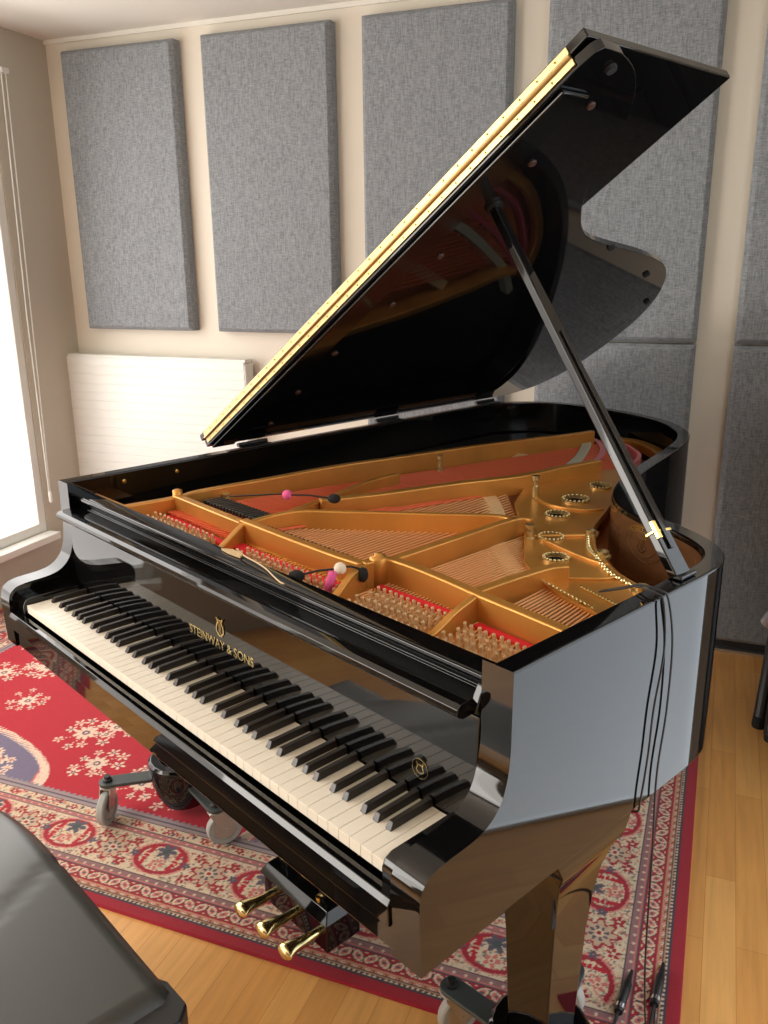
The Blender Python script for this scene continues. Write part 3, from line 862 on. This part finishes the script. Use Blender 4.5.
# --- lid
LA = math.radians(34); HX, HZ = -.705, 1.002
lid = empty('lid', (HX, 0, HZ)); lid.parent = piano
lid.rotation_euler = (0, -LA, 0)     # local x runs up the lid, local z is its outward normal
for k in ('label', 'category'): 
    if k in lid: del lid[k]
sk = lambda s_: .020*s_/1.4
mainpts = [(.012, .562), (1.40, .562), (1.438, .568), (1.450, .600), (1.448, .650), (1.425, .72), (1.375, .79), (1.300, .845), (1.225, .885), (1.150, .930),
           (1.085, .985), (1.040, 1.035), (1.000, 1.09), (.965, 1.16), (.938, 1.27), (.915, 1.40), (.885, 1.55), (.845, 1.69), (.775, 1.81), (.655, 1.935), (.52, 2.015), (.40, 2.05),
           (.25, 2.065), (.13, 2.04), (.05, 1.97), (.012, 1.86)]
def lidpoly(p): 
    sm = smooth_curve(p[4:], 4); return p[:4] + sm
bm = bmesh.new(); mainpts = [((u-.014 if u > 1.3 else u), v+(sk(u) if v < .6 else 0)) for u, v in mainpts]
prism(bm, [lidpoly(mainpts)], 0, .019)
ml = obj('main_lid', bm, B, lid, bevel=.003)
flap = [(.006, .590), (1.452, .562), (1.456, .600), (1.440, 1.060), (.006, 1.060)]
flap = [(.0, .560), (1.430, .580), (1.428, 1.050), (.0, 1.050)]
bm = bmesh.new(); prism(bm, [flap], .0235, .0415); fl = obj('folded_flap', bm, B, lid, bevel=.003)
# continuous brass hinge over the front edges
def slab(bm, ya, yb, z0, z1, xa=.03, xb=1.392):
    hexa(bm, [(xa, ya+sk(xa), z0), (xb, ya+sk(xb), z0), (xb, yb+sk(xb), z0), (xa, yb+sk(xa), z0), (xa, ya+sk(xa), z1), (xb, ya+sk(xb), z1), (xb, yb+sk(xb), z1), (xa, yb+sk(xa), z1)])
bm = bmesh.new(); slab(bm, .5585, .5615, .0060, .0180); obj('hinge_leaf', bm, M['hinge'], lid)
bm = bmesh.new(); slab(bm, .5565, .5595, .0250, .0375); obj('hinge_leaf', bm, M['hinge'], lid)
bm = bmesh.new(); tube(bm, [(.03, .5565+sk(.03), .0215), (1.392, .5565+sk(1.392), .0215)], .0040, 10); obj('hinge_barrel', bm, M['hinge'], lid)
bm = bmesh.new()
for i in range(33):
    x = .05 + i*.0405
    ball(bm, (x, .5583+sk(x), .011), .0020, 6); ball(bm, (x+.02, .5563+sk(x), .032), .0020, 6)
tag(obj('hinge_screws', bm, M['brass'], lid), kind='stuff')
# underside batten and buttons
bm = bmesh.new(); xa, xb = .02, 1.35
hexa(bm, [(xa, .572+sk(xa), -.0004), (xb, .572+sk(xb), -.0004), (xb, .652+sk(xb), -.0004), (xa, .652+sk(xa), -.0004), (xa, .572+sk(xa), -.009), (xb, .572+sk(xb), -.009), (xb, .640+sk(xb), -.009), (xa, .640+sk(xa), -.009)])
obj('front_batten', bm, M['black_top'], lid, bevel=.003, seg=3)
for x, y in ((.11, .72), (.30, .70), (.50, .69), (.712, .715), (.896, .71), (1.183, .70), (1.328, .70)):
    bm = bmesh.new(); lathe(bm, [(.0, -.004), (.007, -.004), (.009, -.0005)], (x, y, 0), 12); obj('lid_button', bm, M['darkhole'], lid)
for x, y in ((1.405, .655), (.80, 1.66), (.64, 1.90), (.93, 1.30)):
    bm = bmesh.new(); lathe(bm, [(.0, -.007), (.009, -.007), (.011, -.0005)], (x, y, 0), 12); obj('rubber_buffer', bm, M['foam'], lid)
# lid hinges on the spine
for y in (.72, 1.25, 1.74):
    bm = bmesh.new(); tube(bm, [(-.708, y-.05, .996), (-.708, y+.05, .996)], .006, 8); box(bm, -.706, -.672, y-.05, y+.05, .9905, .9925)
    obj('lid_hinge', bm, M['satin'], piano)
bm = bmesh.new(); box(bm, -.690, -.676, .62, 1.72, .9902, .9925); obj('lid_ledge', bm, M['veneer'], piano)
# spine inside details: two small screws
for y in (.30, .45):
    bm = bmesh.new(); lathe(bm, [(.006, 0), (.006, .004), (.003, .006), (0, .006)], (-.669, y, .965), 10, 'x'); obj('screw', bm, M['brass'], piano)

# --- prop stick
e1 = Vector((math.cos(LA), 0, math.sin(LA))); nl = Vector((-math.sin(LA), 0, math.cos(LA)))
top = Vector((HX, 0, HZ)) + e1*1.060 + Vector((0, .716, 0)) - nl*.004
bot = Vector((.682, .610, .992))
d = (top-bot).normalized(); side = d.cross(Vector((0, 1, 0))).normalized(); wv = side.cross(d).normalized()
def stickbox(bm, t0, t1, w0, w1, th, off=0, so=0):
    L = (top-bot).length
    p0, p1 = bot+d*L*t0+side*off+wv*so, bot+d*L*t1+side*off+wv*so
    P = []
    for p, w in ((p0, w0), (p1, w1)):
        for a, b in ((-1, -1), (1, -1), (1, 1), (-1, 1)): P.append(p+wv*a*w+side*b*th)
    hexa(bm, P)
bm = bmesh.new(); stickbox(bm, 0.0, 1, .022, .0100, .0085)
stick = obj('prop_stick', bm, B, piano, bevel=.003)
bm = bmesh.new(); stickbox(bm, .06, .62, .005, .004, .0022, -.0105); obj('short_prop', bm, M['black_top'], stick, bevel=.001)
bm = bmesh.new(); stickbox(bm, .085, .125, .004, .004, .004, -.0105, -.019); stickbox(bm, .10, .106, .0235, .0235, .0105); obj('stick_clip', bm, M['brass'], stick, bevel=.001)
bm = bmesh.new(); box(bm, .668, .695, .590, .640, .9905, .999); obj('prop_base', bm, B, piano, bevel=.003)
bm = bmesh.new()
c0 = Vector((HX, 0, HZ)) + e1*1.060 + Vector((0, .716, 0)) - nl*.0015
tube(bm, [c0+nl*.001, c0-nl*.006], .018, 14); obj('prop_cup', bm, M['satin'], piano)

# --- legs
def leg_bm(cx_, cy_, zb, zt, foot=True):
    bm = bmesh.new()
    prof = [(.036, zb), (.036, zb+.02), (.041, zb+.10), (.050, .38), (.056, .46), (.063, .51), (.074, .55), (.088, .58), (.102, .605), (.112, .6195)]
    V = []
    for w, z in prof:
        V.append([bm.verts.new((cx_+a*min(w, .088), cy_+b*w, z)) for a, b in ((-1, -1), (1, -1), (1, 1), (-1, 1))])
    for a, b in zip(V, V[1:]):
        for k in range(4): bm.faces.new([a[k], a[(k+1) % 4], b[(k+1) % 4], b[k]])
    bm.faces.new(list(reversed(V[0]))); bm.faces.new(V[-1])
    return bm
LEGS = [(.608, .388), (-.616, .376), (-.28, 1.62)]
for x, y in LEGS:
    lg = obj('leg', leg_bm(x, y, .035, .62), B, piano, bevel=.003)
    continue
    bm = bmesh.new(); box(bm, x-.11, x+.11, y-.11, y+.11, .6165, .6215); obj('leg_plate', bm, B, lg, bevel=.002)
bm = bmesh.new(); box(bm, .6615, .6640, .325, .335, .45, .56); obj('leg_seam', bm, M['foam'], piano)

# --- pedal lyre
ly = empty('pedal_lyre', (-.015, .31, .02)); ly.parent = piano
def L_(bm, name, m, **k): return obj(name, bm, m, ly, **k)
bm = bmesh.new(); box(bm, -.118, .118, -.012, .085, .008, .085); L_(bm, 'pedal_box', B, bevel=.003)
bm = bmesh.new()
hexa(bm, [(-.126, -.020, .085), (.126, -.020, .085), (.126, .092, .085), (-.126, .092, .085), (-.112, -.004, .112), (.112, -.004, .112), (.112, .080, .112), (-.112, .080, .112)])
L_(bm, 'box_lid', B, bevel=.003)
for s in (-1, 1):
    bm = bmesh.new(); box(bm, s*.072-.014, s*.072+.014, .015, .048, .113, .598); L_(bm, 'lyre_post', B, bevel=.003)
bm = bmesh.new(); box(bm, -.13, .13, .0, .07, .585, .600); L_(bm, 'lyre_head', B, bevel=.003)
bm = bmesh.new(); lathe(bm, [(.006, 0), (.006, .006), (.008, .008), (.008, .014), (0, .015)], (.075, .004, .112), 10); L_(bm, 'brass_knob', M['brass'])
for x in (-.078, .006, .090):
    bm = bmesh.new()
    path_ = smooth_curve([(x, -.010, .052), (x, -.045, .050), (x, -.075, .056), (x, -.098, .058), (x, -.112, .053)], 5)
    n = len(path_); rings = []
    for i, q in enumerate(path_):
        t = i/(n-1); wx = .0105 + .0140*max(0, (t-.20)/.65)**1.1 if t < .85 else .0245*math.sqrt(max(.02, 1-((t-.85)/.16)**2)); hz = .0100+.003*t*(1-t)*4
        rings.append([bm.verts.new((q[0]+wx*math.cos(2*PI*k/12), q[1], q[2]+hz*math.sin(2*PI*k/12))) for k in range(12)])
    for a, b in zip(rings, rings[1:]):
        for k in range(12): bm.faces.new([a[k], a[(k+1) % 12], b[(k+1) % 12], b[k]])
    bm.faces.new(list(reversed(rings[0]))); bm.faces.new(rings[-1])
    L_(bm, 'pedal', M['brassw'], smooth=True)

# ================================================================== DOLLIES under the legs
def dolly(x, y, angs, label, sws=(1.2, 1.4, 1.0)):
    w = p2w(x, y); r = empty('leg_dolly', (w.x, w.y, RT), -TH, label, 'dolly', 'three wheeled dollies under the piano legs')
    bm = bmesh.new(); lathe(bm, [(.048, .030), (.062, .034), (.080, .07), (.092, .12), (.094, .165), (.086, .172), (.062, .172), (.060, .050), (0, .046)], (0, 0, 0), 20)
    obj('leg_cup', bm, M['black'], r, smooth=False, bevel=.002)
    for a, sw_ in zip(angs, sws):
        a = math.radians(a); c, s = math.cos(a), math.sin(a)
        def T(u, v, z): return (u*c-v*s, u*s+v*c, z)
        bm = bmesh.new()
        pts = [(.070, -.024), (.205, -.024)] + [(.205+.024*math.sin(q*PI/8), -.024*math.cos(q*PI/8)) for q in range(1, 8)] + [(.205, .024), (.070, .024)]
        prism(bm, [pts], .112, .122, tf=T)
        ar = obj('arm_plate', bm, M['dolly'], r, bevel=.0015)
        bm = bmesh.new(); lathe(bm, [(.013, .122), (.013, .128), (.009, .130), (.009, .138), (0, .138)], T(.205, 0, 0), 8); obj('arm_bolt', bm, M['plastic'], ar)
        # caster, trailing direction tilted
        sw = a + sw_; cc, ss = math.cos(sw), math.sin(sw); o = Vector(T(.205, 0, 0))
        def U(u, v, z): return (o.x+u*cc-v*ss, o.y+u*ss+v*cc, z)
        bm = bmesh.new()
        lathe(bm, [(.020, .103), (.024, .106), (.024, .110), (.014, .1115), (0, .1115)], tuple(o), 14)
        for v in (-.0145, .0145):
            prism(bm, [[(-.022, .106), (.022, .106), (.036, .060), (.028, .038), (.012, .038)]], v-.0015, v+.0015, tf=lambda u, z, q: U(u, q, z))
        hexa(bm, [U(-.022, -.016, .104), U(.022, -.016, .104), U(.022, .016, .104), U(-.022, .016, .104), U(-.022, -.016, .108), U(.022, -.016, .108), U(.022, .016, .108), U(-.022, .016, .108)])
        obj('caster_fork', bm, M['zinc'], ar, bevel=.001)
        bm = bmesh.new(); R = .0485; prof = [(.033, -.011), (R-.003, -.011), (R, -.007), (R, .007), (R-.003, .011), (.033, .011)]
        n = 28; rg = []
        for h in range(n):
            q = 2*PI*h/n; rg.append([bm.verts.new(U(.020+rr*math.cos(q), vv, R+.0008+rr*math.sin(q))) for rr, vv in prof])
        for i in range(n):
            A, Bb = rg[i], rg[(i+1) % n]
            for k in range(6): bm.faces.new([A[k], A[(k+1) % 6], Bb[(k+1) % 6], Bb[k]])
        wh = obj('caster_wheel', bm, M['rubber'], ar, bevel=.001)
        bm = bmesh.new()
        hub = []
        for v in (-.009, .009):
            hub.append([bm.verts.new(U(.020+.0328*math.cos(2*PI*h/20), v, R+.0008+.0328*math.sin(2*PI*h/20))) for h in range(20)])
        bm.faces.new(hub[0]); bm.faces.new(list(reversed(hub[1])))
        for h in range(20): bm.faces.new([hub[0][h], hub[0][(h+1) % 20], hub[1][(h+1) % 20], hub[1][h]])
        tube(bm, [U(.020, -.018, R+.0008), U(.020, .018, R+.0008)], .005, 8)
        obj('wheel_hub', bm, M['zinc'], wh)
    return r
dolly(-.630, .372, (-120, -6, 114), 'three-wheel dolly under the far left piano leg beside the pedals')
dr_ = dolly(.608, .388, (184, 108, -56), 'three-wheel dolly under the near right piano leg at the bottom edge', (-1.9, 1.4, 1.0))
dolly(-.28, 1.62, (30, 150, 270), 'three-wheel dolly under the hidden tail leg of the piano')
# brake lever on the near dolly
bm = bmesh.new()
tube(bm, smooth_curve([(-.045, .078, .09), (-.047, .105, .13), (-.045, .125, .15)], 4), .009, 8)
obj('brake_lever', bm, M['alu'], dr_)
bm = bmesh.new(); box(bm, -.055, -.025, .100, .125, .03, .12); obj('brake_shoe', bm, M['plastic'], dr_, bevel=.004)

# ================================================================== CABLES, CONNECTORS, MICROPHONES
def loc(p): w = p2w(*p); return (w.x, w.y, w.z)
def cable(name, pts, r, label, cat='cable', group=None, m=None):
    bm = bmesh.new(); tube(bm, [loc(q) for q in smooth_curve(pts, 6)], r, 7)
    o = obj(name, bm, m or M['cable'], smooth=True); tag(o, label, cat, group); return o
zf = RT - DZ + .0055
cB = cable('microphone_cable', [(.57, .555, .950), (.62, .535, .975), (.665, .515, .998), (.700, .512, .999), (.7115, .52, .985), (.712, .545, .90), (.711, .548, .78), (.711, .535, .66), (.711, .545, .50), (.71, .56, .25), (.705, .60, .06), (.69, .66, zf), (.65, .74, zf), (.622, .80, zf), (.613, .832, zf)],
      .0018, 'thin black cable hanging down the piano side, right one reaching the connector', 'cable')
cA = cable('microphone_cable', [(.57, .548, .950), (.62, .525, .975), (.665, .505, .998), (.700, .500, .9985), (.7115, .505, .985), (.712, .520, .90), (.711, .505, .80), (.711, .500, .72), (.710, .490, .64), (.704, .490, .612), (.66, .505, .600), (.55, .53, .598), (.42, .55, .600)],
      .0018, 'thin black cable hanging down the piano side, left one slipping under the rim', 'cable')
def connector(p0, p1, label):
    a, b = Vector(loc((*p0, RT-DZ+.0105))), Vector(loc((*p1, RT-DZ+.0105)))
    bm = bmesh.new(); d_ = b-a
    tube(bm, [a, a+d_*.10, a+d_*.28, a+d_*.34, a+d_*.80, a+d_*.82, b], [.0035, .0045, .007, .0095, .0098, .009, .009], 14)
    o = obj('audio_connector', bm, M['plastic'], smooth=False, bevel=0); tag(o, label, 'connector', 'cable connectors lying on the rug')
    bm = bmesh.new(); tube(bm, [a+d_*.84, a+d_*.93], .0101, 14); obj('metal_ring', bm, M['steel'], o)
    bm = bmesh.new(); tube(bm, [b, b+d_*.25, b+d_*.6], .0034, 8); obj('cable_tail', bm, M['cable'], o)
connector((.575, .770), (.613, .655), 'black audio connector on the rug border, the left of the two')
connector((.612, .838), (.655, .725), 'black audio connector on the rug edge, the right of the two')

def mic(ball_p, rod_p, tip_p, col_ball, tip_r, label, extra=None):
    b, r_, t = Vector(loc(ball_p)), Vector(loc(rod_p)), Vector(loc(tip_p))
    bm = bmesh.new(); tube(bm, [b, (b+t)/2+Vector((0, 0, .003)), t], .0022, 8)
    o = obj('clip_microphone', bm, M['plastic']); tag(o, label, 'microphone', 'small microphones inside the piano')
    bm = bmesh.new(); ball(bm, b, .0115, 16); obj('foam_ball', bm, col_ball, o, smooth=True)
    bm = bmesh.new(); ball(bm, t, tip_r, 16, (1.25, 1, .9)); obj('windscreen', bm, M['foam'], o, smooth=True)
    return o
m1 = mic((-.249, .500, .972), (-.2, .52, .97), (-.156, .565, .968), M['pinkfoam'], .0125, 'small black microphone with bright pink foam ball on the bass strut')
bm = bmesh.new(); tube(bm, [Vector(loc((-.249, .500, .975))), Vector(loc((-.31, .455, .968))), Vector(loc((-.37, .42, .960)))], .002, 6); obj('cable_end', bm, M['plastic'], m1)
m2 = mic((.197, .285, .962), (.18, .26, .96), (.142, .228, .948), M['whitefoam'], .0125, 'small black microphone with pink and white foam beside the tuning pins')
bm = bmesh.new(); tube(bm, [Vector(loc((.193, .272, .958))), Vector(loc((.190, .262, .925)))], [.008, .0095], 12); obj('pink_grip', bm, M['pinkfoam'], m2, smooth=True)
bm = bmesh.new(); w_ = Vector(loc((.222, .318, .948))); ball(bm, w_, .0125, 14, (.8, .8, 1.15)); cl = obj('clamp', bm, M['foam'], m2, smooth=True)
bm = bmesh.new(); tube(bm, [Vector(loc((.197, .285, .965))), Vector(loc((.208, .303, .964))), w_+Vector((0, 0, .01))], .0022, 6); obj('clamp_arm', bm, M['plastic'], m2)

# loop of thin cream cord over the front rail
cable('thin_cord', [(-.03, .215, .9595), (.02, .20, .9620), (.06, .196, .9620), (.10, .19, .9610), (.14, .178, .9605), (.17, .170, .9600), (.185, .168, .961)], .0014, 'thin cream cord loop lying over the black front rail', 'cord', m=M['bridge'])
w_ = p2w(0, .197, .9590)
bm = bmesh.new(); prism(bm, [[(-.050, -.005), (-.02, -.008), (.015, -.006), (.008, .006), (-.03, .008)]], 0, .004)
o = obj('wood_wedge', bm, M['bridge']); o.location = w_; o.rotation_euler = (0, 0, -TH); tag(o, 'small flat pale wooden wedge lying on the front rail', 'wedge')

# ================================================================== PIANO BENCH, bottom left
bn = empty('piano_bench', (*p2w(.02, -.37)[:2], 0), -TH, 'grey-black leather padded piano bench at the bottom left corner', 'bench')
bm = bmesh.new()
NX, NY = 40, 22; x0, x1, y0, y1 = -.40, .345, -.165, .178
grid = []
for j in range(NY+1):
    row = []
    for i in range(NX+1):
        u, v = i/NX, j/NY; x = x0+(x1-x0)*u; y = y0+(y1-y0)*v
        ex = min(u, 1-u)*(x1-x0); ey = min(v, 1-v)*(y1-y0)
        rnd = lambda e, r: 0 if e > r else r - math.sqrt(max(0, r*r-(r-e)**2))
        z = .49 - rnd(ex, .02) - rnd(ey, .014)
        q = x - (-.065 + (y-.178)*-.55)          # seam line
        if q < 0: z -= min(.06, q*q*.55)
        z -= .006*math.exp(-(q/.006)**2)
        row.append(bm.verts.new((x, y, z)))
    grid.append(row)
for j in range(NY):
    for i in range(NX): bm.faces.new([grid[j][i], grid[j][i+1], grid[j+1][i+1], grid[j+1][i]])
lo = {}
edge = [(0, i) for i in range(NX)] + [(j, NX) for j in range(NY)] + [(NY, i) for i in range(NX, 0, -1)] + [(j, 0) for j in range(NY, 0, -1)]
rg = [grid[j][i] for j, i in edge]; lw = [bm.verts.new((v.co.x, v.co.y, .405)) for v in rg]
for i in range(len(rg)): bm.faces.new([rg[i-1], rg[i], lw[i], lw[i-1]])
bm.faces.new(lw)
obj('cushion', bm, M['leather'], bn, smooth=True)
bm = bmesh.new(); box(bm, -.385, .345, -.16, .172, .36, .404); obj('seat_frame', bm, M['satin'], bn, bevel=.004)
bm = bmesh.new(); prism(bm, [[(.286, .178), (.305, .187), (.366, .187), (.386, .165), (.386, .04), (.350, .05)]], 0.405, .474); obj('frame_corner', bm, M['satin'], bn, bevel=.005)
for sx in (-.35, .31):
    for sy in (-.13, .14):
        bm = bmesh.new(); hexa(bm, [(sx-.018, sy-.018, .001), (sx+.018, sy-.018, .001), (sx+.018, sy+.018, .001), (sx-.018, sy+.018, .001), (sx-.026, sy-.026, .36), (sx+.026, sy-.026, .36), (sx+.026, sy+.026, .36), (sx-.026, sy+.026, .36)])
        obj('leg', bm, M['satin'], bn, bevel=.003)

# ================================================================== EQUIPMENT STAND at the right edge
sd = empty('equipment_stand', (1.222, 1.83, 0), 0, 'black stand legs with a silver joint cut off by the right edge', 'stand')
def st_(name, pts, r, m):
    bm = bmesh.new(); tube(bm, pts, r, 12); obj(name, bm, m, sd)
st_('pole', [(.02, 0, .12), (.02, 0, .95)], .016, M['satin'])
st_('leg', [(-.085, -.16, .02), (-.055, -.02, .38)], .021, M['satin'])
st_('leg', [(-.050, -.24, .02), (-.030, -.06, .42)], .024, M['satin'])
st_('leg', [(.035, .26, .02), (.025, .02, .40)], .016, M['satin'])
st_('joint', [(-.085, .02, .30), (-.03, -.01, .42)], .024, M['alu'])
st_('collar', [(.02, 0, .36), (.02, 0, .46)], .034, M['satin'])
for p_ in ((-.085, -.16), (-.050, -.24), (.035, .26)):
    bm = bmesh.new(); lathe(bm, [(.020, 0.001), (.022, .012), (.020, .04), (0, .045)], (*p_, 0), 12); obj('rubber_foot', bm, M['foam'], sd)

cb = empty('reflection_cabinet', (1.455, 1.60, 0), 0, 'black cabinet added out of view beyond the right edge for the dark reflection in the lid', 'cabinet')  # unseen cabinet added to give the lid and piano side their dark reflections
bm = bmesh.new(); box(bm, -.155, .155, -.40, .58, .03, 1.10); obj('body', bm, M['satin'], cb, bevel=.006)
bm = bmesh.new()
for i in range(5): box(bm, -.162, -.156, -.37, .55, .08+i*.2, .26+i*.2)
obj('front_panels', bm, M['plastic'], cb, bevel=.003)
bm = bmesh.new()
for sx in (-.14, .14):
    for sy in (-.36, .54): lathe(bm, [(.02, .001), (.022, .01), (.02, .029), (0, .03)], (sx, sy, 0), 10)
obj('feet', bm, M['foam'], cb)
# ================================================================== LIGHT
wd = bpy.data.worlds.new('World'); SC.world = wd; wd.use_nodes = True
wd.node_tree.nodes['Background'].inputs[0].default_value = (.9, .95, 1, 1); wd.node_tree.nodes['Background'].inputs[1].default_value = .5
def area(name, loc_, target, sx, sy, power, col):
    l = bpy.data.lights.new(name, 'AREA'); l.shape = 'RECTANGLE'; l.size = sx; l.size_y = sy; l.energy = power; l.color = col
    o = bpy.data.objects.new(name, l); COL.objects.link(o); o.location = loc_
    o.rotation_euler = (Vector(target)-Vector(loc_)).to_track_quat('-Z', 'Y').to_euler()
    return o
area('window_daylight', (XL+.03, 1.0, 1.35), (XL+1, .95, 1.2), 1.7, 1.9, 40, (1, .975, .94))
area('window_daylight', (XL+.03, -1.0, 1.35), (XL+1, -.7, 1.2), 1.7, 1.9, 120, (1, .96, .89))

# ================================================================== CAMERA
cam_d = bpy.data.cameras.new('camera'); cam = bpy.data.objects.new('camera', cam_d); COL.objects.link(cam); SC.camera = cam
yaw, pitch, roll, fpx = -.8235, .288, .0105, 853.0
cy_, sy_ = math.cos(yaw), math.sin(yaw)
f = Vector((sy_*math.cos(pitch), cy_*math.cos(pitch), -math.sin(pitch)))
r = Vector((cy_, -sy_, 0)); dn = f.cross(r)
cr, sr = math.cos(roll), math.sin(roll)
r2 = cr*r + sr*dn; d2 = -sr*r + cr*dn
Rl = Matrix((r2, -d2, -f)).transposed()
Rw = Matrix.Rotation(-TH, 3, 'Z') @ Rl
cam.matrix_world = Matrix.Translation(p2w(1.316, -.642, 1.4975)) @ Rw.to_4x4()
cam_d.sensor_fit = 'VERTICAL'; cam_d.sensor_height = 36; cam_d.lens = 36*fpx/1024
cam_d.clip_start = .02

vs = SC.view_settings; vs.view_transform = 'Standard'; vs.look = 'None'; vs.gamma = 1; vs.use_curve_mapping = False
vs.exposure = -0.84
